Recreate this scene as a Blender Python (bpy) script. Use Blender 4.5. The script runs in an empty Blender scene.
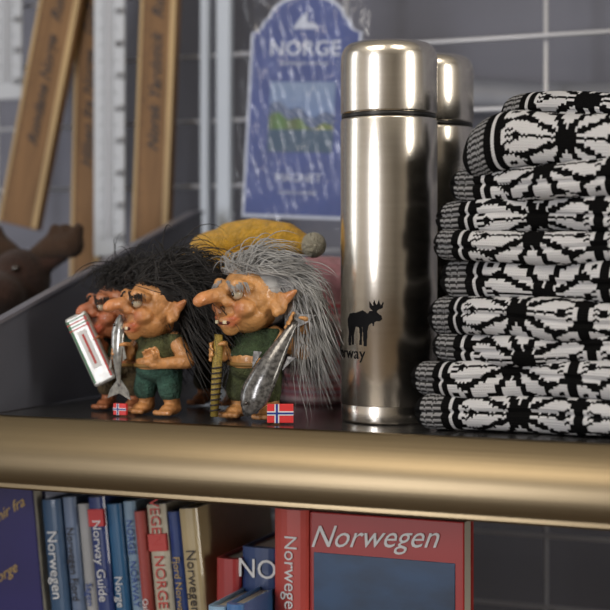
import bpy, bmesh, math, random
import numpy as np
from mathutils import Vector, Matrix, Euler
random.seed(7); rng = np.random.RandomState(7)
S = 1.25                      # height of the shelf deck above the floor
scene = bpy.context.scene
COL = scene.collection

# ------------------------------------------------------------------ helpers
def mat(name, col, rough=0.5, metal=0.0, noise=None, bump=None, attr=None, coat=0.0,
        stretch=(1,1,1), col2=None, aniso=0.0, sheen=0.0, spec=None):
    m = bpy.data.materials.new(name); m.use_nodes = True
    nt = m.node_tree; b = nt.nodes['Principled BSDF']
    b.inputs['Base Color'].default_value = (*col, 1)
    b.inputs['Roughness'].default_value = rough
    b.inputs['Metallic'].default_value = metal
    b.inputs['Coat Weight'].default_value = coat
    b.inputs['Anisotropic'].default_value = aniso
    b.inputs['Sheen Weight'].default_value = sheen
    if spec is not None: b.inputs['Specular IOR Level'].default_value = spec
    tc = nt.nodes.new('ShaderNodeTexCoord'); mp = nt.nodes.new('ShaderNodeMapping')
    mp.inputs['Scale'].default_value = stretch
    nt.links.new(tc.outputs['Object'], mp.inputs['Vector'])
    src = None
    if attr:
        a = nt.nodes.new('ShaderNodeAttribute'); a.attribute_name = attr
        src = a.outputs['Color']
    if noise:
        n = nt.nodes.new('ShaderNodeTexNoise'); n.inputs['Scale'].default_value = noise[0]
        n.inputs['Detail'].default_value = 6
        nt.links.new(mp.outputs['Vector'], n.inputs['Vector'])
        cr = nt.nodes.new('ShaderNodeMapRange')
        cr.inputs['From Min'].default_value = 0.35; cr.inputs['From Max'].default_value = 0.65
        nt.links.new(n.outputs['Fac'], cr.inputs['Value'])
        mx = nt.nodes.new('ShaderNodeMix'); mx.data_type = 'RGBA'
        c2 = col2 if col2 else tuple(c*(1-noise[1]) for c in col)
        if src is not None:
            mx.blend_type = 'MULTIPLY'; mx.inputs['Factor'].default_value = 1
            mm = nt.nodes.new('ShaderNodeMapRange')
            mm.inputs['To Min'].default_value = 1-noise[1]; mm.inputs['To Max'].default_value = 1.0
            nt.links.new(cr.outputs['Result'], mm.inputs['Value'])
            nt.links.new(src, mx.inputs['A']); nt.links.new(mm.outputs['Result'], mx.inputs['B'])
        else:
            mx.inputs['A'].default_value = (*col, 1); mx.inputs['B'].default_value = (*c2, 1)
            nt.links.new(cr.outputs['Result'], mx.inputs['Factor'])
        src = mx.outputs['Result']
    if src is not None: nt.links.new(src, b.inputs['Base Color'])
    if bump:
        n = nt.nodes.new('ShaderNodeTexNoise'); n.inputs['Scale'].default_value = bump[0]
        n.inputs['Detail'].default_value = 5
        nt.links.new(mp.outputs['Vector'], n.inputs['Vector'])
        bp = nt.nodes.new('ShaderNodeBump'); bp.inputs['Strength'].default_value = bump[1]
        bp.inputs['Distance'].default_value = bump[2] if len(bump) > 2 else 0.001
        nt.links.new(n.outputs['Fac'], bp.inputs['Height'])
        nt.links.new(bp.outputs['Normal'], b.inputs['Normal'])
    return m

def empty(name, loc=(0,0,0), rot=(0,0,0), sc=1.0):
    e = bpy.data.objects.new(name, None); e.empty_display_size = 0.02
    e.location = loc; e.rotation_euler = rot; e.scale = (sc, sc, sc)
    COL.objects.link(e); return e

def obj(name, me, m=None, parent=None, smooth=False, mw=None):
    o = bpy.data.objects.new(name, me); COL.objects.link(o)
    if m is not None:
        me.materials.clear(); me.materials.append(m)
    if smooth: me.polygons.foreach_set('use_smooth', [True]*len(me.polygons))
    if parent: o.parent = parent
    if mw is not None: o.matrix_local = mw
    return o

def mesh(name, v, f):
    me = bpy.data.meshes.new(name); me.from_pydata([tuple(p) for p in v], [], f); me.update(); return me

def TR(loc=(0,0,0), rx=0, ry=0, rz=0):
    return Matrix.Translation(loc) @ Euler((math.radians(rx), math.radians(ry), math.radians(rz))).to_matrix().to_4x4()

def box(name, a, b, m, parent=None, bevel=0.0, mw=None, seg=2):
    bm = bmesh.new(); bmesh.ops.create_cube(bm, size=1)
    for v in bm.verts:
        v.co = Vector([(a[i]+b[i])/2 + v.co[i]*(b[i]-a[i]) for i in range(3)])
    if bevel > 0:
        bmesh.ops.bevel(bm, geom=bm.edges[:], offset=bevel, segments=seg, affect='EDGES', profile=0.5)
    me = bpy.data.meshes.new(name); bm.to_mesh(me); bm.free()
    return obj(name, me, m, parent, mw=mw)

def prism(name, pts, t, m, parent=None, mw=None, bevel=0):
    """pts in XZ, front face at y=0 going back to y=t"""
    n = len(pts)
    bm = bmesh.new()
    f = bm.faces.new([bm.verts.new((p[0], 0, p[1])) for p in pts])
    r = bmesh.ops.extrude_face_region(bm, geom=[f])
    for g in r['geom']:
        if isinstance(g, bmesh.types.BMVert): g.co.y += t
    bmesh.ops.recalc_face_normals(bm, faces=bm.faces[:])
    if bevel: bmesh.ops.bevel(bm, geom=bm.edges[:], offset=bevel, segments=2, affect='EDGES')
    me = bpy.data.meshes.new(name); bm.to_mesh(me); bm.free()
    return obj(name, me, m, parent, mw=mw)

def loft(name, pts, rad, m, parent=None, seg=16, mw=None, up=(0,1,0), flat=None):
    pts = [Vector(p) for p in pts]; V = []; F = []
    for i, p in enumerate(pts):
        d = (pts[min(i+1, len(pts)-1)] - pts[max(i-1, 0)]).normalized()
        a = Vector(up).cross(d)
        if a.length < 1e-4: a = Vector((1,0,0)).cross(d)
        a.normalize(); b = d.cross(a)
        r = rad[i]; r = r if isinstance(r, (tuple, list)) else (r, r)
        for k in range(seg):
            t = 2*math.pi*k/seg
            V.append(p + a*r[0]*math.cos(t) + b*r[1]*math.sin(t))
    for i in range(len(pts)-1):
        for k in range(seg):
            F.append((i*seg+k, i*seg+(k+1) % seg, (i+1)*seg+(k+1) % seg, (i+1)*seg+k))
    F.append(tuple(range(seg))[::-1]); F.append(tuple(range((len(pts)-1)*seg, len(pts)*seg)))
    return obj(name, mesh(name, V, F), m, parent, smooth=True, mw=mw)

def revolve(name, prof, m, parent=None, seg=96, mw=None, wob=None):
    V = []; F = []
    for i, (r, z) in enumerate(prof):
        for k in range(seg):
            t = 2*math.pi*k/seg
            rr = r*(1+(wob(t, z) if wob else 0))
            V.append((rr*math.cos(t), rr*math.sin(t), z))
    for i in range(len(prof)-1):
        for k in range(seg):
            F.append((i*seg+k, i*seg+(k+1) % seg, (i+1)*seg+(k+1) % seg, (i+1)*seg+k))
    F.append(tuple(range(seg))[::-1]); F.append(tuple(range((len(prof)-1)*seg, len(prof)*seg)))
    return obj(name, mesh(name, V, F), m, parent, smooth=True, mw=mw)

def bake(o):
    dg = bpy.context.evaluated_depsgraph_get(); dg.update()
    me = bpy.data.meshes.new_from_object(o.evaluated_get(dg))
    bpy.data.objects.remove(o); return me

def text(name, body, size, m, parent, mw, ext=0.0002, align='CENTER', bend=None, shear=0.0, space=1.0, bold=0.0):
    cu = bpy.data.curves.new(name, 'FONT'); cu.body = body; cu.size = size; cu.extrude = ext
    cu.align_x = align; cu.align_y = 'CENTER'; cu.resolution_u = 3; cu.shear = shear; cu.space_character = space
    cu.offset = bold
    o = bpy.data.objects.new(name, cu); COL.objects.link(o)
    me = bake(o); bpy.data.curves.remove(cu)
    if bend:
        for v in me.vertices: v.co = bend(v.co)
    return obj(name, me, m, parent, mw=mw)

# sphere template for organic blobs
_bm = bmesh.new(); bmesh.ops.create_icosphere(_bm, subdivisions=3, radius=1)
_bm.verts.ensure_lookup_table()
SV = np.array([v.co[:] for v in _bm.verts]); SF = np.array([[v.index for v in f.verts] for f in _bm.faces]); _bm.free()

def ell(c, r, R=None):
    r = np.array(r if isinstance(r, (tuple, list)) else (r, r, r))
    v = SV*r
    if R is not None: v = v @ np.array(R.to_3x3()).T
    return [v + np.array(c)]

def chain(pts, rads):
    out = []
    for i in range(len(pts)-1):
        p0, p1 = np.array(pts[i], float), np.array(pts[i+1], float); r0, r1 = rads[i], rads[i+1]
        n = max(2, int(np.linalg.norm(p1-p0)/(0.35*min(r0, r1)))+1)
        for k in range(n+1):
            t = k/n; out.append(SV*(r0+(r1-r0)*t) + p0+(p1-p0)*t)
    return out

def blob(name, prims, voxel, m, parent=None, sm=3, colfn=None, dispfn=None, mw=None):
    V = np.concatenate(prims); n = len(SV)
    F = np.concatenate([SF + i*n for i in range(len(prims))])
    me = bpy.data.meshes.new(name); me.from_pydata(V.tolist(), [], F.tolist())
    o = bpy.data.objects.new(name, me); COL.objects.link(o)
    r = o.modifiers.new('r', 'REMESH'); r.mode = 'VOXEL'; r.voxel_size = voxel
    s = o.modifiers.new('s', 'SMOOTH'); s.factor = 0.5; s.iterations = sm
    me = bake(o)
    if colfn is not None:
        co = np.zeros(len(me.vertices)*3); me.vertices.foreach_get('co', co); co = co.reshape(-1, 3)
        if dispfn is not None:
            co = dispfn(co); me.vertices.foreach_set('co', co.ravel())
        c = colfn(co); c = np.concatenate([c, np.ones((len(c), 1))], 1)
        a = me.color_attributes.new('Col', 'FLOAT_COLOR', 'POINT'); a.data.foreach_set('color', c.ravel().astype(np.float32))
    return obj(name, me, m, parent, smooth=True, mw=mw)

# ------------------------------------------------------------------ materials
M_deck   = mat('deck_steel', (0.11,0.108,0.11), 0.20, 0.75, bump=(60,0.08,0.001), stretch=(0.2,4,1))
M_lip    = mat('brushed_lip', (0.235,0.185,0.115), 0.36, 1.0, noise=(40,0.12), bump=(220,0.12,0.0005), stretch=(0.02,1,3))
M_panel  = mat('side_panel_paint', (0.105,0.11,0.135), 0.42, 0.2, bump=(300,0.05,0.0003))
M_pedge  = mat('side_panel_edge', (0.22,0.22,0.26), 0.35, 0.4)
M_wall   = mat('wall_paint', (0.165,0.172,0.215), 0.8, noise=(3,0.2))
M_room   = mat('room_paint', (0.42,0.39,0.34), 0.85, noise=(2,0.1))
M_ceil   = mat('ceiling_paint', (0.6,0.57,0.5), 0.9, noise=(2,0.05))
M_floor  = mat('wood_floor', (0.16,0.115,0.07), 0.5, noise=(8,0.4), stretch=(0.3,4,1))
M_wire   = mat('wire_grey', (0.50,0.51,0.55), 0.35, 0.3)
M_wireW  = mat('post_light', (0.44,0.49,0.56), 0.4, 0.2)
M_steel  = mat('brushed_steel', (0.88,0.82,0.73), 0.23, 1.0, noise=(30,0.06), bump=(90,0.08,0.0002), stretch=(0.5,0.5,14), aniso=0.3)
M_black  = mat('black_plastic', (0.008,0.008,0.008), 0.35)
M_print  = mat('black_print', (0.004,0.004,0.005), 0.7, spec=0.1)
M_wood   = mat('varnished_wood', (0.215,0.118,0.052), 0.5, noise=(30,0.35), stretch=(3,3,0.25), spec=0.25)
M_woodE  = mat('wood_edge', (0.46,0.32,0.15), 0.5, noise=(30,0.3), stretch=(3,3,0.25))
M_scale  = mat('scale_white', (0.46,0.49,0.54), 0.4)
M_ink    = mat('ink_dark', (0.02,0.013,0.012), 0.5)
M_white  = mat('white_ink', (0.66,0.66,0.66), 0.5)
M_gold   = mat('gold_ink', (0.42,0.29,0.10), 0.4, 0.4)
M_page   = mat('paper_pages', (0.62,0.58,0.48), 0.8, noise=(400,0.25), stretch=(1,0.01,0.01))

# ------------------------------------------------------------------ room
box('floor', (-2.3,-3.2,-S-0.05), (2.3,0.55,-S), M_floor)
box('ceiling', (-2.3,-3.2,1.45), (2.3,0.55,1.5), M_ceil)
box('wall_back', (-2.3,0.46,-S), (2.3,0.55,1.45), M_wall)
box('wall_left', (-2.35,-3.2,-S), (-2.3,0.55,1.45), M_room)
box('wall_right', (2.3,-3.2,-S), (2.35,0.55,1.45), M_room)
box('wall_front', (-2.3,-3.25,-S), (2.3,-3.2,1.45), M_room)
box('baseboard_front', (-2.3,-3.2,-S), (2.3,-3.18,-S+0.1), M_wood)

def area(name, loc, target, sx, sy, e, col):
    l = bpy.data.lights.new(name, 'AREA'); l.shape = 'RECTANGLE'; l.size = sx; l.size_y = sy; l.energy = e; l.color = col
    o = bpy.data.objects.new(name, l); o.location = loc
    o.rotation_euler = (Vector(target)-Vector(loc)).to_track_quat('-Z', 'Y').to_euler(); COL.objects.link(o); return o
area('ceiling_lamp', (-0.45,-1.35,1.40), (-0.45,-1.2,-1), 0.9, 0.7, 15, (1.0,0.89,0.74))
area('ceiling_lamp', (0.9,-0.9,1.40), (0.9,-0.8,-1), 0.7, 0.5, 7, (1.0,0.90,0.76))
area('window_light', (-0.95,-3.1,0.35), (-0.95,0,0.35), 0.46, 1.7, 42, (0.98,0.97,1.0))  # these tall lights are added, unseen, for vertical highlight stripes on the thermos
area('window_light', (2.2,-0.80,0.35), (0,-0.80,0.35), 0.28, 1.6, 24, (1.0,0.94,0.85))
area('window_light', (-2.2,-0.75,0.5), (0,-0.75,0.3), 0.5, 1.5, 7, (0.9,0.95,1.0))
w = bpy.data.worlds.new('World'); scene.world = w; w.use_nodes = True
w.node_tree.nodes['Background'].inputs[0].default_value = (0.5,0.52,0.58,1)
w.node_tree.nodes['Background'].inputs[1].default_value = 0.25

# ------------------------------------------------------------------ shelves
XL, XR = -0.95, 0.9
sh = empty('metal_shelf')
box('deck', (XL,-0.079,-0.004), (XR,0.32,0.0), M_deck, sh)
def extr(name, prof, m, parent, smooth=False):
    V = []; F = []
    for x in (XL, XR):
        for p in prof: V.append((x, p[0], p[1]))
    n = len(prof)
    for i in range(n): F.append((i, (i+1) % n, n+(i+1) % n, n+i))
    me = mesh(name, V, F)
    return obj(name, me, m, parent, smooth=smooth)
# one continuous rolled sheet: bright rounded nose turning into a steeper face
outer = []
for k in range(29):
    t = k/28
    outer.append((-0.079-0.021*math.sin(t*math.pi/2*1.36), -0.0525*t**1.05))
lipf = outer + [(outer[-1][0]-0.0012,-0.0540),(outer[-1][0]-0.001,-0.0558),(-0.0945,-0.0566),(-0.0930,-0.054)] + [(p[0]+0.003, p[1]-0.002) for p in outer[::-1]][1:]
lo = extr('front_lip', lipf, M_lip, sh, smooth=True)
for x in (-0.9,-0.3,0.3,0.85):
    box('rib', (x-0.01,-0.070,-0.03), (x+0.01,0.32,-0.004), M_panel, sh)
gp = prism('side_panel', [(-0.075,0.0005),(0.305,0.0005),(0.305,0.176),(0.285,0.174),(-0.075,0.072)], 0.003, M_panel, sh,
      mw=Matrix.Translation((-0.312,0,0)) @ Matrix.Rotation(math.radians(90),4,'Z'))
prism('side_panel_hem', [(-0.075,0.072),(0.285,0.174),(0.305,0.176),(0.305,0.179),(0.284,0.177),(-0.075,0.075)], 0.009, M_pedge, sh,
      mw=Matrix.Translation((-0.309,0,0)) @ Matrix.Rotation(math.radians(90),4,'Z'))
box('lower_deck', (XL,-0.079,-0.326), (XR,0.32,-0.322), M_deck, sh)
box('lower_lip', (XL,-0.095,-0.37), (XR,-0.079,-0.322), M_lip, sh, bevel=0.003)
for x in (XL, XR):
    box('upright', (x-0.02,0.30,-S), (x+0.02,0.34,1.2), M_wireW, sh, bevel=0.003)

# grid wall
g = empty('wire_grid_panel')
def rod(name, a, b, r, m, parent, seg=10): return loft(name, [a, b], [r, r], m, parent, seg, up=(0.3,0.9,0.1))
zs = [0.349+0.071*k for k in range(-9, 5)]
for i, z in enumerate(zs):
    if abs(z) < 0.02: continue
    rod('wire_h', (-0.9,0.345,z), (0.9,0.345,z), 0.0024, M_wire, g)
for x in [-0.82,-0.60,-0.385,-0.165,0.047,0.26,0.48,0.70]:
    rod('wire_v', (x,0.350,-0.6), (x,0.350,0.75), 0.0024, M_wire, g)
box('post', (-0.330,0.335,-0.5), (-0.319,0.345,0.8), M_wireW, g, bevel=0.002)
box('post_wide', (-0.312,0.338,-0.5), (-0.294,0.347,0.8), M_wireW, g, bevel=0.002)

pb = empty('grey_storage_tray')
M_tray = mat('tray_plastic', (0.15,0.16,0.19), 0.45)
loft('tray', [(-0.12,0.40,0.315),(-0.06,0.40,0.300),(0.02,0.40,0.290),(0.15,0.40,0.285),(0.4,0.40,0.283)], [(0.02,0.006),(0.02,0.012),(0.02,0.016),(0.02,0.018),(0.02,0.018)], M_tray, pb, 20)

# ------------------------------------------------------------------ thermos
def bend_cyl(R, a0):
    def f(co):
        a = a0 + co.x/R; r = R + 0.0002 + max(co.z, 0)
        return Vector((r*math.cos(a), r*math.sin(a), co.y))
    return f
MOOSE = [[(1,0),(4,0),(5,12),(7,18),(18,17.5),(19,0),(22,0),(22.5,14),(24,20),(27,22),(28,18),(29.5,23.2),(34,23.5),(36,25.5),
 (35.4,28.4),(31,32),(32,34),(36.5,36),(37,42),(34.6,38.2),(33,43.5),(31,38.2),(28.6,44),(27.8,38),(24.2,42),(24.8,36.2),(27.5,33),
 (24.6,33),(23,30.5),(18,33.5),(10,31),(3,30.5),(0.8,27),(-0.6,24),(0.2,18),(1.8,12),(0.5,6)],
 [(5.5,1),(8,1),(8.2,11),(10,18),(5,20),(5.5,11)], [(14.5,1),(17,1),(17.5,17),(14,19),(15,10)]]
def inside(x, y, P):
    c = False; j = len(P)-1
    for i in range(len(P)):
        xi, yi = P[i]; xj, yj = P[j]
        if (yi > y) != (yj > y) and x < (xj-xi)*(y-yi)/(yj-yi)+xi: c = not c
        j = i
    return c
def thermos(loc, printed):
    e = empty('thermos_flask', (loc[0], loc[1], 0.0))
    R = 0.0378
    revolve('body', [(0.0355,0.0003),(0.0368,0.0008),(0.0372,0.002),(0.0372,0.0125),(0.0370,0.0132),(0.0370,0.0140),(0.0378,0.0150),(0.0378,0.2325),(0.0374,0.2338),(0.034,0.234)], M_steel, e)
    revolve('seal_ring', [(0.034,0.2335),(0.0369,0.234),(0.0369,0.2375),(0.034,0.238)], M_black, e)
    revolve('cup_lid', [(0.034,0.2375),(0.0373,0.2378),(0.0377,0.239),(0.0377,0.278),(0.0375,0.2825),(0.0366,0.2865),(0.0348,0.2898),(0.0318,0.2922),(0.0280,0.2932),(0.024,0.2933),(0.0235,0.2927),(0.001,0.2925)], M_steel, e)
    if printed:
        sc = 0.00088; V = []; F = []; n = 0.5; bd = bend_cyl(R, math.radians(-68-59))
        for P in MOOSE:
            for ix in range(-4, 78):
                for iy in range(0, 92):
                    x, y = ix*n, iy*n
                    if inside(x+n/2, y+n/2, P):
                        b0 = len(V)
                        for q in ((x,y),(x+n,y),(x+n,y+n),(x,y+n)):
                            V.append(bd(Vector((q[0]*sc, q[1]*sc*0.92+0.0595, 0))))
                        F.append((b0,b0+1,b0+2,b0+3))
        obj('moose_print', mesh('moose', V, F), M_print, e)
        text('norway_print', 'Norway', 0.0125, M_print, e, Matrix.Identity(4), ext=0.0001, bend=lambda c: bend_cyl(R, math.radians(-68-64))(Vector((c.x, c.y+0.0535, c.z))), space=1.05)
    return e
thermos((0,0), True)
thermos((0.0075,0.079), False)

# ------------------------------------------------------------------ knitted stack
M_knit = mat('knit_wool', (1,1,1), 1.0, attr='Col', sheen=0.0, spec=0.03)
nt = M_knit.node_tree; bs = nt.nodes['Principled BSDF']
uvn = nt.nodes.new('ShaderNodeUVMap'); sp = nt.nodes.new('ShaderNodeSeparateXYZ'); nt.links.new(uvn.outputs[0], sp.inputs[0])
def mth(op, a, b=None):
    n = nt.nodes.new('ShaderNodeMath'); n.operation = op
    for i, s_ in enumerate((a, b)):
        if s_ is None: continue
        if isinstance(s_, (int, float)): n.inputs[i].default_value = s_
        else: nt.links.new(s_, n.inputs[i])
    return n.outputs[0]
fu = mth('ABSOLUTE', mth('SUBTRACT', mth('FRACT', sp.outputs[0]), 0.5))
fv = mth('FRACT', mth('ADD', sp.outputs[1], fu))
hv = mth('MULTIPLY', mth('SINE', mth('MULTIPLY', fv, math.pi)), mth('SINE', mth('MULTIPLY', fu, 2*math.pi)))
bp = nt.nodes.new('ShaderNodeBump'); bp.inputs['Strength'].default_value = 0.8; bp.inputs['Distance'].default_value = 0.0012
nt.links.new(hv, bp.inputs['Height']); nt.links.new(bp.outputs[0], bs.inputs['Normal'])

def pattern(i, r):
    """Nordic snow-star: white leaves between thin black spokes, framed by black borders"""
    W = np.ones(i.shape)*0.66; K = 0.006
    X = ((i-12) % 38 - 19).astype(float); Y = ((r) % 26 - 13).astype(float)
    x2, y2 = X*0.80, Y
    rad = np.sqrt(x2**2+y2**2)+1e-6; th = np.arctan2(y2, x2)
    sec = math.pi/5
    dth = np.abs((th+sec/2) % sec - sec/2)
    perp = rad*np.sin(dth)
    out = W.copy()
    blk = (perp < 0.95) & (rad < 13.5)
    lobe = 11.5 + 2.6*np.cos((th % sec)/sec*2*math.pi+math.pi)      # leaf tips
    blk |= (rad > lobe) & (rad < lobe+2.2)
    aX = np.abs(X)
    blk |= (aX >= 18)
    out[blk] = K
    cx = np.abs(aX-15.5); cy = np.abs(np.abs(Y)-10.5)
    out[(cx+cy < 1.6) & (rad > lobe+2.2)] = K
    # cuff: black edge, ribbed grey band, black and white lines
    out[i < 3] = K*1.5
    z = (i >= 3) & (i < 9); out[z] = np.where((r % 2)[z] == 0, 0.30, 0.03)
    out[(i == 9) | (i == 10)] = K; out[i == 11] = 0.62
    return out

def knit_item(name, x0, x1, y0, y1, z0, z1, seed, tilt=0.0, roff=0, parent=None, droop=0.0, yaw=0.0, wav=0.0022, shear=0.45, fold=True, coff=0):
    R = np.random.RandomState(seed); ph = R.rand(6)*6.28
    t = (z1-z0)/2; L = (y1-y0)-2*t
    P = 2*L+2*math.pi*t
    su, sv = 0.0024, 0.0021
    nu = int((x1-x0)/(su/2)); nv = int(P/(sv/2))
    q = np.linspace(-1, 1, nu+1); c = np.sin(q*math.pi/2)*0.35+q*0.65
    a = np.linspace(0, P, nv+1)[:-1]
    yy = np.zeros(nv); zz = np.zeros(nv)
    for k, s_ in enumerate(a):
        if s_ < L: yy[k] = (L/2 - s_); zz[k] = 1
        elif s_ < L+math.pi*t:
            th = (s_-L)/t
            cz = math.cos(th); sy = math.sin(th)
            sy = abs(sy)**0.75
            yy[k] = -L/2 - t*sy; zz[k] = cz
        elif s_ < 2*L+math.pi*t: yy[k] = -L/2+(s_-L-math.pi*t); zz[k] = -1
        else:
            th = (s_-2*L-math.pi*t)/t; yy[k] = L/2 + t*math.sin(th); zz[k] = -math.cos(th)
    C, YY = np.meshgrid(c, yy, indexing='ij'); _, ZZ = np.meshgrid(c, zz, indexing='ij')
    ft = (1-np.abs(C)**22*0.90)**0.5; fy = (1-np.abs(C)**22*0.22)**0.5
    X = (x0+x1)/2 + C*(x1-x0)/2
    Y = (y0+y1)/2 + YY*fy
    puff = 1+0.05*np.sin(X*70+ph[0])+0.04*np.sin(Y*70+ph[1])
    Z = (z0+z1)/2 + ZZ*t*ft*puff
    Z = Z + wav*np.sin(X*34+ph[2]) + wav*0.6*np.sin(Y*45+X*20+ph[3]) + tilt*(X-x0-0.05)
    Y = Y + 0.004*np.sin(X*40+ph[4]) + 0.002*np.sin(X*100+ph[5])
    if fold:
        ww = np.exp(-((ZZ-0.15*np.sin(X*25+ph[3]))/0.12)**2)*(YY < -L/2)
        Y = Y + 0.0028*ww
    if droop: Z = Z - droop*np.clip((x0+0.05-X)/0.05, 0, 1)**2
    X = X + shear*(Y-y0)*np.clip((x1-X)/(x1-x0), 0, 1)**0.7
    xm, ym = (x0+x1)/2, (y0+y1)/2
    if yaw:
        cx, sx = math.cos(yaw), math.sin(yaw); X, Y = xm+(X-xm)*cx-(Y-ym)*sx, ym+(X-xm)*sx+(Y-ym)*cx
    V = np.stack([X, Y, Z], -1).reshape(-1, 3)
    ii, jj = np.meshgrid(np.arange(nu), np.arange(nv), indexing='ij'); ii = ii.ravel(); jj = jj.ravel(); j2 = (jj+1) % nv
    F = np.stack([ii*nv+jj, ii*nv+j2, (ii+1)*nv+j2, (ii+1)*nv+jj], 1)
    xs = (c*(x1-x0)/2 + (x1-x0)/2)/su
    uf = (xs[ii]+xs[ii+1])/2; vf = (jj+0.5)*(P/nv)/sv
    fa = np.abs(uf-np.floor(uf)-0.5)
    rc = int((L+math.pi*t*0.5)/sv)
    col = pattern(np.floor(uf).astype(int), np.floor(vf+fa).astype(int)-rc+13+roff)
    me = bpy.data.meshes.new(name); Fl = F.tolist(); nF = len(Fl)
    capL = list(range(nv)); capR = list(range(nu*nv, (nu+1)*nv))[::-1]
    Fl.append(capL); Fl.append(capR)
    me.from_pydata(V.tolist(), [], Fl)
    cc = np.repeat(np.stack([col, col, col*1.03, np.ones(nF)], 1), 4, axis=0)
    cc = np.concatenate([cc, np.tile(np.array([[0.01,0.01,0.01,1]]), (2*nv,1))])
    at = me.color_attributes.new('Col', 'FLOAT_COLOR', 'CORNER'); at.data.foreach_set('color', cc.ravel().astype(np.float32))
    uv = me.uv_layers.new(name='UVMap')
    U = np.stack([xs[ii], xs[ii], xs[ii+1], xs[ii+1]], 1); VV = np.stack([jj, jj+1, jj+1, jj], 1)*(P/nv)/sv
    uvd = np.concatenate([np.stack([U, VV], -1).reshape(-1, 2), np.zeros((2*nv, 2))])
    uv.data.foreach_set('uv', uvd.ravel().astype(np.float32))
    me.update()
    return obj(name, me, M_knit, parent, smooth=True)

kn = empty('stack_of_knitted_mittens')
items = [ # x0, z0, z1, yfront, roff, yaw, tilt
 (0.039,0.0015,0.0275,-0.062,0,0.0,0.0),
 (0.034,0.0255,0.0535,-0.060,5,-0.02,0.0),
 (0.044,0.0505,0.0720,-0.056,-4,0.03,0.01),
 (0.040,0.0680,0.0985,-0.060,2,0.01,-0.01),
 (0.057,0.0950,0.1250,-0.055,-5,-0.03,0.0),
 (0.048,0.1220,0.1460,-0.060,4,0.03,0.01),
 (0.052,0.1430,0.1700,-0.055,-2,-0.03,-0.01),
 (0.058,0.1670,0.1930,-0.057,6,0.02,0.01)]
for k, (x0, z0, z1, yf, ro, yw, tl) in enumerate(items):
    knit_item('folded_mitten_%d' % (k+1), x0, x0+0.19, yf, yf+0.122, z0, z1, 10+k, roff=ro, parent=kn, yaw=yw, tilt=tl, wav=0.0 if k == 0 else 0.0018)
knit_item('folded_mitten_9', 0.070, 0.26, -0.056, 0.05, 0.189, 0.230, 31, tilt=-0.03, roff=1, parent=kn, droop=0.014, yaw=0.05, fold=False, wav=0.003)
knit_item('folded_mitten_10', 0.092, 0.27, -0.012, 0.09, 0.222, 0.251, 33, tilt=-0.14, roff=4, parent=kn, yaw=-0.24, droop=0.008)

# ------------------------------------------------------------------ trolls
def frame(d):
    d = np.array(d, float); return d/np.linalg.norm(d)
def grip(gc, axis, ri, side, s=1.0, wrist=None):
    """hand with four unequal fingers and a thumb curled round an axis"""
    ax = frame(axis); u1 = np.array(side, float); u1 = frame(u1-ax*u1.dot(ax)); u2 = np.cross(ax, u1); gc = np.array(gc, float)
    out = []
    for o_ in (-0.036, -0.012, 0.012, 0.036): out += ell(gc+u1*(ri+0.028)+ax*o_*s, 0.030*s)
    span = [135, 170, 165, 145]
    for k in range(4):
        off = (k-1.5)*0.033*s; pts = []
        for t in np.linspace(15, span[k], 6):
            a = math.radians(t); pts.append(gc+(math.cos(a)*u1+math.sin(a)*u2)*(ri+0.015)+ax*off)
        out += chain(pts, [0.0155*s, 0.0155*s, 0.016*s, 0.0145*s, 0.014*s, 0.012*s])
    pts = []
    for t, o_ in ((-10,0.03),(-50,0.055),(-95,0.060),(-130,0.052)):
        a = math.radians(t); pts.append(gc+(math.cos(a)*u1+math.sin(a)*u2)*(ri+0.016)+ax*o_*s)
    out += chain(pts, [0.020*s, 0.018*s, 0.016*s, 0.013*s])
    return out, gc+u1*(ri+0.055)

M_eye = mat('eye_white', (0.50,0.42,0.30), 0.15, coat=1); M_iris = mat('eye_iris', (0.02,0.012,0.008), 0.1, coat=1)
M_mouth = mat('mouth_dark', (0.10,0.01,0.008), 0.4); M_teeth = mat('teeth', (0.7,0.62,0.42), 0.3)

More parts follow.
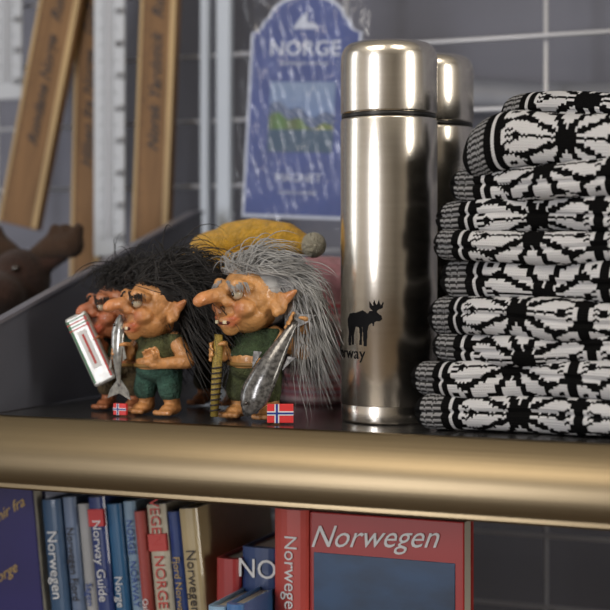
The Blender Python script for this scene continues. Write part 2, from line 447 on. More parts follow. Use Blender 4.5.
def hair_curves(name, m, parent, n, L, flow, seed, rad=0.0045, skull=(0,0.02,0.78), sr=0.185, curl=0.13, up=0.3, mw=None, steps=12, grav=0.30, kids=16, out=0.6, zmin=-0.45, messy=0.0):
    R = np.random.RandomState(seed)
    cu = bpy.data.curves.new(name, 'CURVE'); cu.dimensions = '3D'; cu.bevel_depth = rad; cu.bevel_resolution = 0; cu.resolution_u = 1
    cnt = 0; sk = np.array(skull)
    while cnt < n:
        d = R.normal(size=3); d /= np.linalg.norm(d)
        if d[2] < zmin: continue
        if d[2] < 0.42 and d[1] < 0.12: continue
        if d[2] >= 0.42 and d[1] < -0.72: continue
        front = d[1] < 0.05
        l0 = L*(0.65+0.5*R.rand())*(0.6 if front else 1.0); ph0 = R.rand()*6.28; fr = 0.4+0.6*R.rand()
        tg0 = np.array([d[0]*0.45+flow[0], max(d[1],0.0)*0.4+flow[1], flow[2]]) + R.normal(size=3)*0.16
        if front: tg0[1] += 0.55+messy*0.3*R.rand(); tg0[2] = tg0[2]*0.35+messy*0.6*R.rand()
        jit = R.normal(size=3)*(0.14+0.35*messy)
        for c in range(kids):
            cnt += 1
            dd = d + R.normal(size=3)*0.12; dd /= np.linalg.norm(dd)
            p = sk + dd*sr*0.97; ph = ph0+R.normal()*0.25; l = l0*(0.75+0.4*R.rand()); st = l/steps
            tgt = tg0 + R.normal(size=3)*(0.09+0.1*messy)
            v = dd*out + np.array([0,0.25,up]) + jit + R.normal(size=3)*0.08
            spn = cu.splines.new('POLY'); spn.points.add(steps)
            for k in range(steps+1):
                spn.points[k].co = (*p, 1); spn.points[k].radius = (1.0 if k < steps-4 else (steps-k)/4.0*0.9+0.1)
                v = v/np.linalg.norm(v)
                v = v*(1-grav)+tgt*grav + curl*np.array([math.sin(ph+k*fr), math.cos(ph+k*fr*1.3), math.sin(ph*2+k*fr)])
                v /= np.linalg.norm(v); p = p+v*st
                rr = p-sk; ln = np.linalg.norm(rr)
                if ln < sr*1.02: p = sk+rr/ln*sr*1.02
                # keep strands behind the ears and off the face
                if p[2] < sk[2]+0.11 and p[1] < 0.05: p[1] += 0.6*(0.05-p[1])
    cu.materials.append(m)
    o = bpy.data.objects.new(name, cu); COL.objects.link(o); o.parent = parent
    if mw is not None: o.matrix_local = mw
    return o

def troll(name, loc, H, rz, head_rz, skin, hair, hlen, flow, armR, armL, vest, pants, seed, nose=0.25, nose_up=0.0, nhair=650,
          hrad=0.0045, up=0.3, brow=None, hat=False, head_tilt=0.0, hs=1.2, grav=0.30, out=0.6, messy=0.0):
    e = empty(name, (loc[0], loc[1], 0.0008), (0,0,math.radians(rz)), H)
    HM = Matrix.Translation((0,-0.01,0.60)) @ Euler((math.radians(head_tilt),0,math.radians(head_rz))).to_matrix().to_4x4() @ Matrix.Scale(hs,4) @ Matrix.Translation((0,0,-0.635))
    Msk = mat(name+'_skin', skin, 0.36, attr='Col', noise=(14,0.28), bump=(22,0.3,0.012), coat=0.25)
    P = []
    P += ell((0,0.01,0.43),(0.16,0.13,0.17)); P += ell((0,-0.03,0.37),(0.155,0.145,0.12)); P += chain([(0,0,0.5),(0,-0.01,0.64)],[0.085,0.08])
    for s in (-1,1):
        P += chain([(s*0.08,0,0.30),(s*0.105,-0.035,0.17),(s*0.11,0.01,0.06)],[0.085,0.066,0.052])
        P += ell((s*0.118,-0.035,0.042),(0.062,0.10,0.042)); 
        for k in range(5):
            P += ell((s*(0.118)+(k-2)*0.027,-0.135-0.012*(2-abs(k-1.6)),0.025),(0.0155,0.030,0.021))
    for (g_, side_s) in ((armR,1),(armL,-1)):
        hp, wr = grip(g_['c'], g_['ax'], g_['ri'], g_['side'])
        P += hp
        sh_ = (side_s*0.135,0.0,0.52)
        P += chain([sh_, g_['elbow'], tuple(wr), ],[0.064,0.052,0.034]); P += ell(wr, 0.034)
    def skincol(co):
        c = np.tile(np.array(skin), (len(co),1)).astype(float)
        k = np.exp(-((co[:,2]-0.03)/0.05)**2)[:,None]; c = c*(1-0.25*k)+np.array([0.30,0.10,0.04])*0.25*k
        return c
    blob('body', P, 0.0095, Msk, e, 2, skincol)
    # head -----------------------------------------------------------
    Q = []
    Q += ell((0,0,0.78),(0.175,0.175,0.18)); Q += ell((0,-0.06,0.68),(0.140,0.130,0.100)); Q += ell((0,-0.160,0.612),(0.055,0.042,0.042))
    for s in (-1,1):
        Q += ell((s*0.096,-0.140,0.715),(0.062,0.058,0.052))
        Q += chain([(s*0.02,-0.178,0.830),(s*0.075,-0.176,0.840),(s*0.125,-0.13,0.818)],[0.028,0.031,0.025])
        Q += ell((s*0.215,0.0,0.74),(0.055,0.022,0.062)); Q += chain([(s*0.18,-0.005,0.73),(s*0.25,0.015,0.77),(s*0.30,0.03,0.805)],[0.034,0.028,0.012])
        Q += ell((s*0.20,-0.02,0.695),(0.028,0.018,0.028))
        Q += ell((s*0.036,-0.205,0.748),(0.032,0.032,0.028))
        Q += chain([(s*0.115,-0.160,0.70),(s*0.07,-0.19,0.662),(0,-0.205,0.652)],[0.014,0.018,0.020])
        Q += chain([(s*0.10,-0.16,0.672),(s*0.055,-0.185,0.634),(0,-0.195,0.624)],[0.013,0.018,0.021])
    y0 = -0.16; nl = nose
    Q += chain([(0,y0,0.80),(0,y0-nl*0.25,0.785+nose_up*0.2),(0,y0-nl*0.6,0.778+nose_up*0.6),(0,y0-nl*0.88,0.764+nose_up),(0,y0-nl,0.752+nose_up)],[0.032,0.042,0.036,0.036,0.031])
    tip = np.array([0,y0-nl,0.75+nose_up])
    def headcol(co):
        c = np.tile(np.array(skin), (len(co),1)).astype(float); red = np.array([0.66,0.15,0.07])
        def mixin(c, cen, r, col, f):
            k = np.exp(-(((co-np.array(cen))/np.array(r))**2).sum(1))[:,None]*f
            return c*(1-k)+np.array(col)*k
        c = mixin(c, tip, (0.09,0.10,0.08), red, 0.35)
        for s in (-1,1):
            c = mixin(c, (s*0.10,-0.18,0.715), (0.045,0.05,0.04), red, 0.6)
            c = mixin(c, (s*0.07,-0.195,0.662), (0.05,0.03,0.016), (0.50,0.06,0.04), 0.75)
            c = mixin(c, (s*0.05,-0.19,0.634), (0.05,0.03,0.016), (0.50,0.06,0.04), 0.75)
            c = mixin(c, (s*0.28,0.02,0.79), (0.06,0.05,0.05), red, 0.35)
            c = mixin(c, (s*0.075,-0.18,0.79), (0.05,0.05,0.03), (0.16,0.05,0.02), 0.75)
        return c
    blob('head', Q, 0.0085, Msk, e, 3, headcol, mw=HM)
    for s in (-1,1):
        for nm, c, r, m_ in (('eye',(s*0.072,-0.170,0.790),0.031,M_eye),('pupil',(s*0.074-0.004,-0.1880,0.788),0.0175,M_iris)):
            me = mesh(nm, (SV*r+np.array(c)).tolist(), SF.tolist()); obj(nm, me, m_, e, smooth=True, mw=HM)
        me = mesh('lid', (SV*np.array([0.039,0.038,0.018])+np.array((s*0.072,-0.170,0.811))).tolist(), SF.tolist()); 
        a = me.color_attributes.new('Col','FLOAT_COLOR','POINT'); a.data.foreach_set('color', np.tile(np.array([*[q_*0.75 for q_ in skin],1.0]), len(me.vertices)).astype(np.float32))
        obj('eyelid', me, Msk, e, smooth=True, mw=HM)
    loft('mouth', [(-0.120,-0.145,0.698),(-0.08,-0.182,0.660),(-0.04,-0.202,0.643),(0,-0.210,0.639),(0.04,-0.202,0.643),(0.08,-0.182,0.660),(0.120,-0.145,0.698)],[0.003,0.010,0.013,0.0135,0.013,0.010,0.003], M_mouth, e, 10, HM, up=(0,0,1))
    for x in (-0.035,0.03): box('tooth', (x-0.010,-0.226,0.634),(x+0.010,-0.20,0.652), M_teeth, e, 0.003, HM)
    # hair
    Mh = mat(name+'_hair', hair, 0.5, noise=(9,0.55), sheen=0.1, spec=0.3)
    if not hat:
        cap = ell((0,0.030,0.815),(0.183,0.165,0.168)) + ell((0,0.06,0.78),(0.182,0.150,0.17))
        blob('hair_cap', cap, 0.012, Mh, e, 2, mw=HM)
    hair_curves('hair', Mh, e, nhair, hlen, flow, seed, rad=hrad, mw=HM, up=up, grav=grav, out=out, messy=messy)
    # eyebrows
    R = np.random.RandomState(seed+5)
    cu = bpy.data.curves.new('brow','CURVE'); cu.dimensions = '3D'; cu.bevel_depth = 0.003; cu.bevel_resolution = 1
    for k in range(110):
        s = -1 if k % 2 else 1; t = R.rand(); p = np.array([s*(0.02+0.11*t), -0.202+0.055*t*t, 0.845+0.012*R.rand()-0.01*t])
        v = np.array([s*(0.8+R.rand()*0.5), -0.22, 0.25*R.normal()+0.05]); v /= np.linalg.norm(v)
        sp_ = cu.splines.new('POLY'); sp_.points.add(3)
        for q in range(4):
            sp_.points[q].co = (*(p+v*q*0.014+np.array([0,0,-0.005*q*q])), 1); sp_.points[q].radius = 1-q*0.25
    cu.materials.append(Mh); bo = bpy.data.objects.new('eyebrows', cu); COL.objects.link(bo); bo.parent = e; bo.matrix_local = HM
    # clothes
    Mv = mat(name+'_vest', vest, 0.85, noise=(18,0.5), bump=(60,0.6,0.01)); Mp = mat(name+'_pants', pants, 0.85, noise=(18,0.5), bump=(60,0.6,0.01))
    W = ell((0,0.012,0.44),(0.176,0.145,0.158)) + ell((0,-0.022,0.40),(0.165,0.148,0.105))
    for s in (-1,1): W += ell((s*0.135,0.0,0.52),(0.070,0.072,0.060))
    blob('vest', W, 0.012, Mv, e, 2)
    W = ell((0,-0.015,0.31),(0.168,0.15,0.085))
    for s in (-1,1): W += chain([(s*0.082,-0.005,0.28),(s*0.107,-0.03,0.175)],[0.098,0.082])
    for s in (-1,1):
        for k in range(6):
            a = k*math.pi/3; W += chain([(s*0.107+0.053*math.cos(a),-0.03+0.053*math.sin(a),0.17),(s*0.11+0.068*math.cos(a),-0.02+0.068*math.sin(a),0.118)],[0.028,0.008])
    blob('trousers', W, 0.011, Mp, e, 1)
    loft('belt', [(0.170*math.cos(t),-0.012+0.156*math.sin(t),0.345) for t in np.linspace(0,2*math.pi,33)], [(0.012,0.014)]*33, mat(name+'_belt',(0.22,0.12,0.03),0.6), e, 8, up=(0,0,1))
    return e

def fish(parent, tail, head, w, m, name='fish'):
    a, b = Vector(tail), Vector(head); n = 16; pts = []; rad = []
    for k in range(n+1):
        t = k/n; p = a.lerp(b, t)+Vector((0,-0.03,0))*math.sin(math.pi*t); pts.append(p)
        r = w*(0.25+0.75*math.sin(min(1,t*1.25)*math.pi*0.5)**1.4) if t < 0.75 else w*max(0.10, math.cos((t-0.75)/0.25*math.pi*0.46)**0.8)
        rad.append((r*0.55, r))
    loft(name+'_body', pts, [(r_[1], r_[0]) for r_ in rad], m, parent, 18, up=(0,1,0))
    d = (b-a).normalized(); s = Vector((0,1,0)).cross(d).normalized()
    def fin(nm, c, pl):
        vs = [c+d*p[0]+s*p[1] for p in pl]; V = [v+Vector((0,-0.004,0)) for v in vs]+[v+Vector((0,0.004,0)) for v in vs]; k = len(vs)
        F = [tuple(range(k)), tuple(range(k,2*k))[::-1]]+[(i,(i+1)%k,k+(i+1)%k,k+i) for i in range(k)]
        obj(nm, mesh(nm, V, F), m, parent)
    fin('tail_fin', a, [(0.04,0.02),(-0.03,0.08),(-0.09,0.10),(-0.05,0.0),(-0.09,-0.10),(-0.03,-0.08),(0.04,-0.02)])
    mid = a.lerp(b, 0.5)+Vector((0,-0.03,0))
    fin('dorsal_fin', mid, [(-0.07,w*0.9),(-0.05,w*1.45),(0.05,w*0.95)])
    fin('belly_fin', mid, [(-0.12,-w*0.8),(-0.14,-w*1.3),(-0.03,-w*0.9)])
    he = a.lerp(b, 0.86)+Vector((0,-0.045-w*0.35,0))
    obj('fish_eye', mesh('fe', (SV*0.012+np.array(he)).tolist(), SF.tolist()), M_iris, parent, smooth=True)

M_fishG = mat('salmon_skin', (0.20,0.195,0.19), 0.22, 0.4, noise=(40,0.75), coat=0.5)
M_fishS = mat('silver_fish', (0.50,0.50,0.48), 0.22, 0.6, noise=(30,0.55), coat=0.5)
M_stick = mat('wrapped_staff', (0.38,0.27,0.05), 0.6, noise=(60,0.6), stretch=(1,1,4))
M_red = mat('flag_red', (0.60,0.03,0.03), 0.5); M_blue = mat('flag_blue', (0.01,0.03,0.22), 0.5)
def flag(parent, mw, w_=0.16, h_=0.11):
    box('flag_board', (-w_/2,0,0),(w_/2,0.03,h_), M_red, parent, 0.004, mw)
    box('flag_white_h', (-w_/2,-0.003,h_*0.40),(w_/2,0.001,h_*0.62), M_white, parent, 0, mw)
    box('flag_white_v', (-w_*0.22,-0.0035,0),(-w_*0.04,0.001,h_), M_white, parent, 0, mw)
    box('flag_blue_h', (-w_/2,-0.005,h_*0.46),(w_/2,0.001,h_*0.56), M_blue, parent, 0, mw)
    box('flag_blue_v', (-w_*0.17,-0.0055,0),(-w_*0.09,0.001,h_), M_blue, parent, 0, mw)

SK = (0.62,0.31,0.11)
# grey-haired troll with salmon and staff
t1 = troll('troll_figurine', (-0.100,-0.030), 0.125, -5, -24, SK, (0.42,0.42,0.42), 0.50, (-0.10,0.04,-1.25),
   dict(c=(0.335,-0.10,0.60), ax=(0.45,0.15,0.88), ri=0.032, side=(0.3,0.9,-0.2), elbow=(0.31,0.03,0.42)),
   dict(c=(-0.155,-0.21,0.42), ax=(0.02,0.0,1), ri=0.030, side=(0.1,0.9,0.1), elbow=(-0.26,-0.03,0.38)),
   (0.05,0.085,0.035), (0.07,0.085,0.03), 3, nose=0.20, nhair=3800, hrad=0.0025, up=0.0, out=0.45, grav=0.33, messy=0.2)
fish(t1, (0.335,-0.10,0.62), (0.075,-0.27,0.045), 0.098, M_fishG, 'salmon')
loft('staff', [(-0.175,-0.22,0.02),(-0.168,-0.21,0.2),(-0.155,-0.21,0.42),(-0.15,-0.205,0.53)], [0.024,0.031,0.030,0.026], M_stick, t1, 12)
for k in range(9):
    loft('staff_binding', [(-0.172+0.002*k+0.031*math.cos(t),-0.215+0.031*math.sin(t),0.06+0.033*k+0.004*math.cos(t)) for t in np.linspace(0,2*math.pi,14)], [0.006]*14, M_ink, t1, 6, up=(0,0,1))
flag(t1, TR((0.290,-0.22,0.004),0,0,28), 0.16, 0.115)
# black-haired laughing troll
t2 = troll('troll_figurine', (-0.184,-0.032), 0.115, -8, -30, (0.60,0.28,0.10), (0.012,0.010,0.010), 0.52, (0.25,0.25,-0.80),
   dict(c=(0.06,-0.21,0.43), ax=(0.9,0.1,0.3), ri=0.02, side=(0.2,0.3,-0.8), elbow=(0.27,-0.05,0.38)),
   dict(c=(-0.20,-0.19,0.44), ax=(0.05,0.0,1), ri=0.040, side=(0.3,0.9,0.1), elbow=(-0.27,0.0,0.40)),
   (0.12,0.13,0.05), (0.04,0.11,0.08), 11, nose=0.16, nose_up=0.01, nhair=3600, hrad=0.0032, up=0.35, messy=0.75)
fish(t2, (-0.21,-0.19,0.20), (-0.20,-0.19,0.70), 0.055, M_fishS, 'herring')
flag(t2, TR((-0.17,-0.24,0.004),0,0,10), 0.10, 0.08)
# left troll with packet
t3 = troll('troll_figurine', (-0.232,-0.008), 0.110, 2, -38, (0.44,0.16,0.07), (0.010,0.008,0.008), 0.45, (0.10,0.15,-0.70),
   dict(c=(0.17,-0.17,0.42), ax=(0.1,0.0,1), ri=0.02, side=(0.3,0.9,0.1), elbow=(0.24,0.0,0.38)),
   dict(c=(-0.10,-0.24,0.48), ax=(-0.35,0.0,0.93), ri=0.045, side=(0.2,0.9,0.1), elbow=(-0.24,-0.02,0.42)),
   (0.05,0.09,0.06), (0.10,0.07,0.03), 21, nose=0.12, nhair=3200, hrad=0.0032, up=0.40, messy=0.8)
pk = TR((-0.125,-0.265,0.47), 0, -26, 8)
M_pk = mat('packet_silver', (0.50,0.50,0.48), 0.3, 0.3, noise=(20,0.25)); M_grn = mat('packet_green', (0.04,0.16,0.07), 0.5); M_rd2 = mat('packet_red', (0.45,0.03,0.02), 0.5)
box('packet', (-0.090,-0.03,-0.28),(0.090,0.03,0.28), M_pk, t3, 0.02, pk, 3)
box('packet_label', (-0.035,-0.033,-0.15),(0.035,-0.029,0.15), M_white, t3, 0.001, pk)
box('packet_mark', (-0.008,-0.035,-0.12),(0.010,-0.031,0.12), M_rd2, t3, 0.001, pk)
for s, m_ in ((-1,M_grn),(1,M_rd2)):
    box('packet_stripe', (s*0.070-0.008,-0.0325,-0.25),(s*0.070+0.008,-0.029,0.25), m_, t3, 0.001, pk)
for k in range(4):
    box('packet_fold', (-0.087,-0.034,0.17+0.024*k),(0.087,-0.028,0.178+0.024*k), M_grn if k % 2 else M_rd2, t3, 0.001, pk)
# rear troll with yellow knitted cap
t4 = troll('troll_figurine', (-0.172,0.055), 0.121, 0, -15, (0.44,0.18,0.07), (0.014,0.010,0.008), 0.50, (0.0,0.1,-1.3),
   dict(c=(0.12,-0.20,0.42), ax=(0.1,0.0,1), ri=0.02, side=(0.3,0.9,0.1), elbow=(0.24,0.0,0.38)),
   dict(c=(-0.10,-0.20,0.44), ax=(0.1,0.0,1), ri=0.02, side=(0.2,0.9,0.1), elbow=(-0.24,-0.02,0.40)),
   (0.03,0.05,0.03), (0.05,0.04,0.02), 41, nose=0.15, nhair=1400, hrad=0.0035, up=-0.2, out=0.3, grav=0.5, hat=True)
M_yel = mat('yellow_knit', (0.85,0.46,0.02), 0.9, noise=(20,0.3), bump=(70,0.8,0.012), sheen=0.2)
W = ell((0,0.01,1.03),(0.28,0.26,0.11)) + ell((0.02,0.02,1.12),(0.25,0.22,0.13)) + chain([(0.08,0.02,1.17),(0.28,-0.02,1.20),(0.52,-0.02,1.18),(0.64,-0.02,1.14)],[0.13,0.125,0.11,0.075])
for k in range(22):
    a = 2*math.pi*k/22; W += chain([(0.278*math.cos(a),0.01+0.258*math.sin(a),0.95),(0.285*math.cos(a),0.01+0.265*math.sin(a),1.05)],[0.034,0.034])
blob('knitted_cap', W, 0.012, M_yel, t4, 2)
W = ell((0.73,-0.03,1.13), 0.09)
blob('pompom', W, 0.010, mat('pompom_wool', (0.75,0.70,0.55), 1.0, bump=(60,1.0,0.02)), t4, 1)

# ------------------------------------------------------------------ pink striped beanie
be = empty('striped_beanie', (-0.104,0.130,0.0005))
M_pink = mat('pink_knit', (0.42,0.18,0.22), 0.95, attr='Col', noise=(120,0.25), bump=(400,0.6,0.001), sheen=0.3)
prof = [(0.040,0.0),(0.046,0.003),(0.048,0.03),(0.048,0.07),(0.0465,0.088),(0.043,0.10),(0.038,0.112),(0.030,0.121),(0.018,0.127),(0.004,0.1285)]
pp = []
for i in range(len(prof)-1):
    for k in range(10):
        t = k/10; pp.append((prof[i][0]*(1-t)+prof[i+1][0]*t, prof[i][1]*(1-t)+prof[i+1][1]*t))
o = revolve('crown', pp, M_pink, be, 90, wob=lambda t, z: 0.012*math.sin(t*22)+0.02*math.sin(t*3+z*60))
me = o.data; cl = []
for v in me.vertices:
    z = v.co.z; s = int(z/0.0030) % 4
    c = (0.50,0.24,0.28) if z > 0.088 else [(0.50,0.10,0.12),(0.60,0.42,0.42),(0.42,0.12,0.15),(0.38,0.26,0.30)][s]
    cl += [*c, 1]
me.color_attributes.new('Col','FLOAT_COLOR','POINT').data.foreach_set('color', cl)

# ------------------------------------------------------------------ plush moose
pm = empty('plush_moose', (-0.430,0.15,0.0005))
M_pl = mat('brown_plush', (0.036,0.014,0.008), 1.0, noise=(60,0.4), bump=(300,0.8,0.003), sheen=0.1)
M_an = mat('antler_plush', (0.045,0.022,0.011), 1.0, noise=(60,0.3), bump=(300,0.6,0.002), sheen=0.1)
W = ell((0,0,0.045),(0.042,0.038,0.045)) + ell((0.0,-0.01,0.105),(0.03,0.032,0.032)) + ell((0.0,-0.045,0.092),(0.024,0.03,0.021))
for s in (-1,1):
    W += chain([(s*0.03,-0.02,0.03),(s*0.04,-0.06,0.018)],[0.018,0.016]); W += chain([(s*0.035,-0.01,0.065),(s*0.05,-0.045,0.045)],[0.013,0.012])
    W += chain([(s*0.025,0,0.122),(s*0.045,0,0.13)],[0.009,0.006])
blob('body', W, 0.004, M_pl, pm, 2)
W = []
for s in (-1,1):
    W += chain([(s*0.012,0,0.13),(s*0.030,0.0,0.138),(s*0.052,0,0.140)],[0.009,0.013,0.013])
    for q in (0.030,0.042,0.056): W += chain([(s*q,0,0.142),(s*(q+0.004),0,0.156)],[0.008,0.006])
blob('antlers', W, 0.003, M_an, pm, 2)
for s in (-1,1): obj('eye', mesh('pe', (SV*0.004+np.array((s*0.013,-0.037,0.117))).tolist(), SF.tolist()), M_iris, pm, smooth=True)

# ------------------------------------------------------------------ wooden wall thermometers / yardsticks
def stick(loc, ang, w_, z0, z1, label, plate=False):
    e = empty('wooden_souvenir_ruler', loc, (0, math.radians(ang), 0))
    box('plank', (-w_/2,0,z0),(w_/2,0.012,z1), M_wood, e, 0.0015)
    box('edge_r', (w_/2-0.007,-0.0006,z0+0.002),(w_/2-0.0005,0.001,z1-0.002), M_woodE, e)
    box('edge_l', (-w_/2+0.0005,-0.0006,z0+0.002),(-w_/2+0.004,0.001,z1-0.002), M_woodE, e)
    for k in range(int((z1-z0)/0.005)-2):
        box('tick', (-w_/2+0.0045,-0.0008,z0+0.008+k*0.005),(-w_/2+(0.011 if k % 5 == 0 else 0.008),0.0,z0+0.0087+k*0.005), M_ink, e)
    text('inscription', label, 0.019, M_ink, e, Matrix.Translation((0.001,-0.0007,(z0+z1)/2)) @ Matrix.Rotation(math.radians(-90),4,'Y') @ Matrix.Rotation(math.radians(90),4,'X'), shear=0.5, bold=0.0003)
    return e
stick((-0.5385,0.298,0.165), 12.5, 0.052, 0.0, 0.46, 'Rondane Norge   Ruler from Norge')
stick((-0.462,0.315,0.10), 1.5, 0.038, 0.0, 0.52, 'Hilsen fra Norge   God tur i fjellet')
stick((-0.374,0.302,0.140), 2.5, 0.044, 0.0, 0.47, 'Norsk Yardstick   Ruler fra Norge')
def thermo(loc, w_, z1):
    e = empty('wall_thermometer', loc)
    box('plate', (-w_/2,0,0),(w_/2,0.004,z1), M_scale, e, 0.0015)
    box('tube', (-0.0012,-0.002,0.02),(0.0012,0.0,z1-0.01), M_wire, e, 0.0004)
    for k in range(int(z1/0.0035)-6):
        L = 0.008 if k % 5 == 0 else 0.004
        for s in (-1,1): box('tick', (min(s*0.003,s*(0.003+L)),-0.0006,0.02+k*0.0035),(max(s*0.003,s*(0.003+L)),0.0,0.0206+k*0.0035), M_ink, e)
    for k in range(int(z1/0.035)):
        text('numeral', str(20+10*k), 0.0105, M_ink, e, TR((0.0145,-0.0007,0.02+k*0.035),90))
    return e
thermo((-0.420,0.296,0.13), 0.038, 0.45)
thermo((-0.568,0.322,0.31), 0.040, 0.28)

# ------------------------------------------------------------------ magnet card in plastic bag
mc = empty('souvenir_magnet_pack', (-0.181,0.25,0.167), (math.radians(-2), math.radians(2.5), math.radians(4)))
M_cw = mat('card_white', (0.46,0.50,0.58), 0.5); M_cb = mat('card_blue', (0.040,0.068,0.235), 0.5, noise=(25,0.2)); 
def arch(w, h, hs):
    pts = [(-w/2,0),(w/2,0),(w/2,hs)]
    pts += [(w/2-0.012*math.sin(t),hs+0.012*(1-math.cos(t))) for t in np.linspace(0.3,1.4,4)]
    r = w/2-0.018
    pts += [(r*math.cos(t), hs+0.014+(h-hs-0.014)*math.sin(t)) for t in np.linspace(0.12,math.pi-0.12,22)]
    pts += [(-w/2+0.012*math.sin(t),hs+0.012*(1-math.cos(t))) for t in np.linspace(1.4,0.3,4)]
    pts += [(-w/2,hs)]
    return pts
prism('card', arch(0.116,0.224,0.186), 0.003, M_cw, mc)
prism('card_print', arch(0.110,0.217,0.182), 0.001, M_cb, mc, mw=TR((0,-0.0006,0.0035)))
text('title', 'NORGE', 0.021, M_cw, mc, TR((0,-0.001,0.169),90), ext=0.0002, space=1.05, bold=0.0003)
text('subtitle', 'norwegen norway', 0.007, M_cw, mc, TR((0,-0.001,0.155),90))
text('lower_title', 'MAGNET', 0.012, M_cw, mc, TR((0,-0.001,0.040),90))
text('footer', 'made in norway', 0.006, M_cw, mc, TR((0,-0.001,0.026),90))
prism('crest', [(-0.014,0.189),(0.014,0.189),(0.009,0.195),(0.001,0.196),(0.001,0.207),(-0.008,0.198),(-0.01,0.195)], 0.0004, M_cw, mc, mw=TR((0,-0.0010,0)))
nx, nz = 40, 50; V = []; F = []; C = []
for i in range(nx+1):
    for j in range(nz+1):
        V.append((-0.034+0.068*i/nx, -0.0011, 0.066+0.070*j/nz))
for i in range(nx):
    for j in range(nz):
        F.append((i*(nz+1)+j,(i+1)*(nz+1)+j,(i+1)*(nz+1)+j+1,i*(nz+1)+j+1))
        u, v = i/nx, j/nz; ridge = 0.60+0.08*math.sin(u*5+1)+0.04*math.sin(u*17)
        if v > ridge: c = (0.09+0.08*(v),0.16+0.08*v,0.36)
        elif v > ridge-0.16: c = (0.04,0.07,0.16) if (i+j) % 5 else (0.2,0.24,0.3)
        elif v > 0.30: c = (0.06+0.06*u,0.11+0.05*math.sin(u*9)**2,0.035)
        else: c = (0.03,0.07,0.12)
        C += [*c,1]*4
me = mesh('pic', V, F); me.color_attributes.new('Col','FLOAT_COLOR','CORNER').data.foreach_set('color', C)
obj('fjord_picture', me, mat('picture_print', (1,1,1), 0.5, attr='Col'), mc)
mb = bpy.data.materials.new('clear_plastic'); mb.use_nodes = True; nb = mb.node_tree; nb.nodes.clear()
ou = nb.nodes.new('ShaderNodeOutputMaterial'); mi = nb.nodes.new('ShaderNodeMixShader'); tp = nb.nodes.new('ShaderNodeBsdfTransparent'); gl = nb.nodes.new('ShaderNodeBsdfGlossy')
gl.inputs['Roughness'].default_value = 0.15; mi.inputs[0].default_value = 0.04; tp.inputs[0].default_value = (0.95,0.96,1,1)
tcn = nb.nodes.new('ShaderNodeTexCoord'); nn = nb.nodes.new('ShaderNodeTexNoise'); nn.inputs['Scale'].default_value = 35; nn.inputs['Distortion'].default_value = 1.5
bb = nb.nodes.new('ShaderNodeBump'); bb.inputs['Strength'].default_value = 0.5; bb.inputs['Distance'].default_value = 0.005
nb.links.new(tcn.outputs['Object'], nn.inputs[0]); nb.links.new(nn.outputs[0], bb.inputs['Height']); nb.links.new(bb.outputs[0], gl.inputs['Normal'])
nb.links.new(tp.outputs[0], mi.inputs[1]); nb.links.new(gl.outputs[0], mi.inputs[2]); nb.links.new(mi.outputs[0], ou.inputs[0])
V = []; F = []; n = 40
for i in range(n+1):
    for j in range(n+1):
        x = -0.066+0.132*i/n; z = -0.010+0.27*j/n; e_ = min(i, n-i, j, n-j)/n
        V.append((x, -0.004-0.008*min(1,e_*8)+0.0015*math.sin(i*0.9+j*0.5)+0.001*math.sin(i*0.3-j*0.8), z))
for i in range(n):
    for j in range(n): F.append((i*(n+1)+j,(i+1)*(n+1)+j,(i+1)*(n+1)+j+1,i*(n+1)+j+1))
obj('plastic_bag', mesh('bag', V, F), mb, mc, smooth=True)
rod('hanging_hook', (0,0.0,0.235), (0,0.10,0.245), 0.002, M_wire, mc)

# ------------------------------------------------------------------ books
ZB = -0.3215
rb = empty('row_of_books')
def book(x_top, w_, h, d, col, y0=0.0, lean=-6.0, label=None, lcol=None, rough=0.4, ls=None, band=None):
    lz = math.radians(-lean); xb = x_top + h*math.tan(lz)
    e = empty('book', (xb,y0,ZB+0.0005+ (w_*math.sin(lz) if lean > 0 else 0)), (0, math.radians(lean), 0)); e.parent = rb
    m = mat('cover', col, rough, noise=(30,0.15), coat=0.3)
    t = 0.0016
    pts = [(0,d),(0,0.004)]+[(w_/2-w_/2*math.cos(a), 0.004-0.004*math.sin(a)) for a in np.linspace(0.2,math.pi-0.2,8)]+[(w_,0.004),(w_,d),(w_-t,d),(w_-t,0.007),(t,0.007),(t,d)]
    V = [(p[0],p[1],0) for p in pts]+[(p[0],p[1],h) for p in pts]; k = len(pts)
    F = [(i,(i+1)%k,k+(i+1)%k,k+i) for i in range(k)]+[tuple(range(k))[::-1], tuple(range(k,2*k))]
    obj('cover', mesh('cover', V, F), m, e)
    box('pages', (t,0.007,0.003),(w_-t,d-0.004,h-0.003), M_page, e)
    if band: box('band', (0.0005,-0.0012,h*band[0]),(w_-0.0005,0.003,h*band[1]), mat('band', band[2], 0.5), e, 0.0005)
    if label:
        text('spine_text', label, ls or w_*0.72, lcol or M_white, e, Matrix.Translation((w_/2,-0.0012,h*0.62)) @ Matrix.Rotation(math.radians(90),4,'Y') @ Matrix.Rotation(math.radians(90),4,'X'))
    return e
M_tr = mat('ink_red', (0.5,0.04,0.03), 0.5); M_tb = mat('ink_blue', (0.03,0.08,0.3), 0.5)
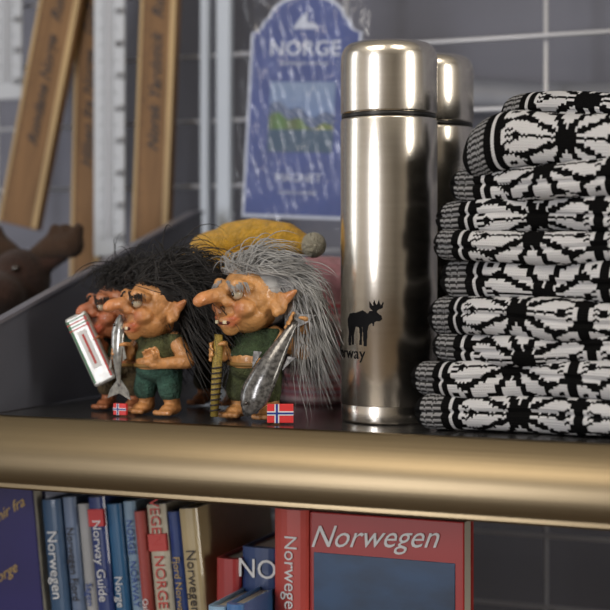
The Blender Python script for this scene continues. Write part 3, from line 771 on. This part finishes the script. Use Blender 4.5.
bl = [
 (0.019,0.240,(0.035,0.085,0.17),'Norwegen',M_white,None),
 (0.013,0.243,(0.13,0.18,0.28),'Norwegen Fjord',M_ink,None),
 (0.012,0.238,(0.38,0.38,0.38),'Sagen',M_tb,(0.0,0.5,(0.26,0.28,0.32))),
 (0.016,0.245,(0.015,0.035,0.16),'Norway Guide',M_white,(0.90,0.96,(0.5,0.03,0.03))),
 (0.014,0.240,(0.02,0.11,0.24),'Norge',M_white,None),
 (0.012,0.243,(0.22,0.33,0.44),'NORGE  NORWAY',M_tb,None),
 (0.010,0.236,(0.36,0.06,0.05),'Oslo',M_white,None),
 (0.018,0.242,(0.52,0.47,0.36),'NORWEGEN  NORGE',M_tr,(0.84,0.90,(0.5,0.05,0.04))),
 (0.012,0.237,(0.02,0.05,0.20),'Fjord Norway',M_gold,None),
 (0.017,0.241,(0.47,0.37,0.20),'Norwegen',M_ink,(0.0,0.35,(0.42,0.28,0.13))),
]
x = -0.318
for k, (w_, h, c, lb, ic, bd) in enumerate(bl):
    book(x, w_, h, 0.15, c, y0=0.002*(k % 3), label=lb+'   '+lb, lcol=ic, band=bd)
    x += w_+0.0008
M_cov = mat('dark_blue_cover', (0.022,0.018,0.12), 0.35, coat=0.3, noise=(8,0.3))
db = empty('book', (-0.415,-0.005,ZB), (0,math.radians(-6),0)); db.parent = rb
box('cover', (0,0,0.001),(0.118,0.003,0.245), M_cov, db, 0.001); box('pages', (0.002,0.003,0.003),(0.116,0.018,0.243), M_page, db); box('back_cover', (0,0.018,0.001),(0.118,0.021,0.245), M_cov, db, 0.001)
for k, z in enumerate((0.215,0.165,0.115)):
    text('cover_script', ['Souvenir fra','Norge','Bergen'][k], 0.013, M_gold, db, TR((0.080,-0.0005,z),90,-25), shear=0.4)
# smaller books, right group
book(-0.150, 0.020, 0.202, 0.14, (0.36,0.03,0.03), 0.0, 0.0, 'YR  YR', M_white, ls=0.016)
book(-0.129, 0.031, 0.212, 0.14, (0.02,0.05,0.16), 0.005, 0.0, None, M_white, ls=0.02)
book(-0.1285, 0.0150, 0.178, 0.10, (0.22,0.36,0.50), -0.06, 0.0, 'NORGE  guide', M_white)
book(-0.1130, 0.0145, 0.181, 0.10, (0.05,0.14,0.33), -0.06, 0.0, 'Fjord', M_white)
book(-0.0965, 0.030, 0.2465, 0.16, (0.50,0.060,0.045), -0.004, 0.0, 'Norwegen   Norwegen', M_white, ls=0.0155)
text('title_n', 'NO', 0.022, M_white, rb, TR((-0.114,0.0035,ZB+0.195),90))
# big red travel guide, cover outward
rg = empty('travel_guide_book', (-0.0650,-0.002,ZB+0.0005))
M_rc = mat('red_cover', (0.40,0.025,0.022), 0.4, coat=0.2, noise=(10,0.12)); M_pb = mat('cover_photo_blue', (0.015,0.06,0.15), 0.4, coat=0.2, noise=(18,0.6), stretch=(1,1,2))
box('front_cover', (0,0,0),(0.126,0.0025,0.246), M_rc, rg, 0.001)
box('pages', (0.002,0.0025,0.002),(0.124,0.026,0.244), M_page, rg)
box('back_cover', (0,0.026,0),(0.126,0.0285,0.246), M_rc, rg, 0.001)
box('spine', (-0.0008,0.0005,0.0005),(0.002,0.028,0.2455), M_rc, rg, 0.0008)
box('cover_photo', (0.003,-0.0008,0.02),(0.119,0.0005,0.214), M_pb, rg, 0.0003)
text('title', 'Norwegen', 0.0245, M_white, rg, TR((0.052,-0.0012,0.229),90,-4), shear=0.45, bold=0.0)

# ------------------------------------------------------------------ lift everything to shelf height
for o in scene.objects:
    if o.parent is None: o.location.z += S
M_fr = mat('window_frame_paint', (0.7,0.68,0.64), 0.5)
for i, (c, ax) in enumerate((((-0.95,-3.19,0.35+S),'y'),((2.29,-0.80,0.35+S),'x'),((-2.29,-0.75,0.5+S),'x'))):
    e = empty('window_%d' % (i+1), c)  # made-up window frame around each added stripe light, out of view
    wd = 0.33
    for s in (-1,1):
        a, b = ((s*wd-0.03,-0.01,-0.95),(s*wd+0.03,0.02,0.95)) if ax == 'y' else ((-0.02,s*wd-0.03,-0.95),(0.01,s*wd+0.03,0.95))
        box('jamb', a, b, M_fr, e, 0.004)
        a, b = ((-wd,-0.01,s*0.92-0.03),(wd,0.02,s*0.92+0.03)) if ax == 'y' else ((-0.02,-wd,s*0.92-0.03),(0.01,wd,s*0.92+0.03))
        box('rail', a, b, M_fr, e, 0.004)

# ------------------------------------------------------------------ camera
cam = bpy.data.cameras.new('camera'); co = bpy.data.objects.new('camera', cam); COL.objects.link(co)
co.location = (0.3514,-1.0444,0.121+S); co.rotation_euler = (math.radians(90),0,math.radians(22))
cam.sensor_width = 36; cam.lens = 36*1411/610; cam.shift_y = -40/610; cam.clip_start = 0.05
cam.dof.use_dof = True; cam.dof.focus_distance = 1.07; cam.dof.aperture_fstop = 5.0
scene.camera = co
scene.view_settings.view_transform = 'Standard'
scene.view_settings.look = 'None'
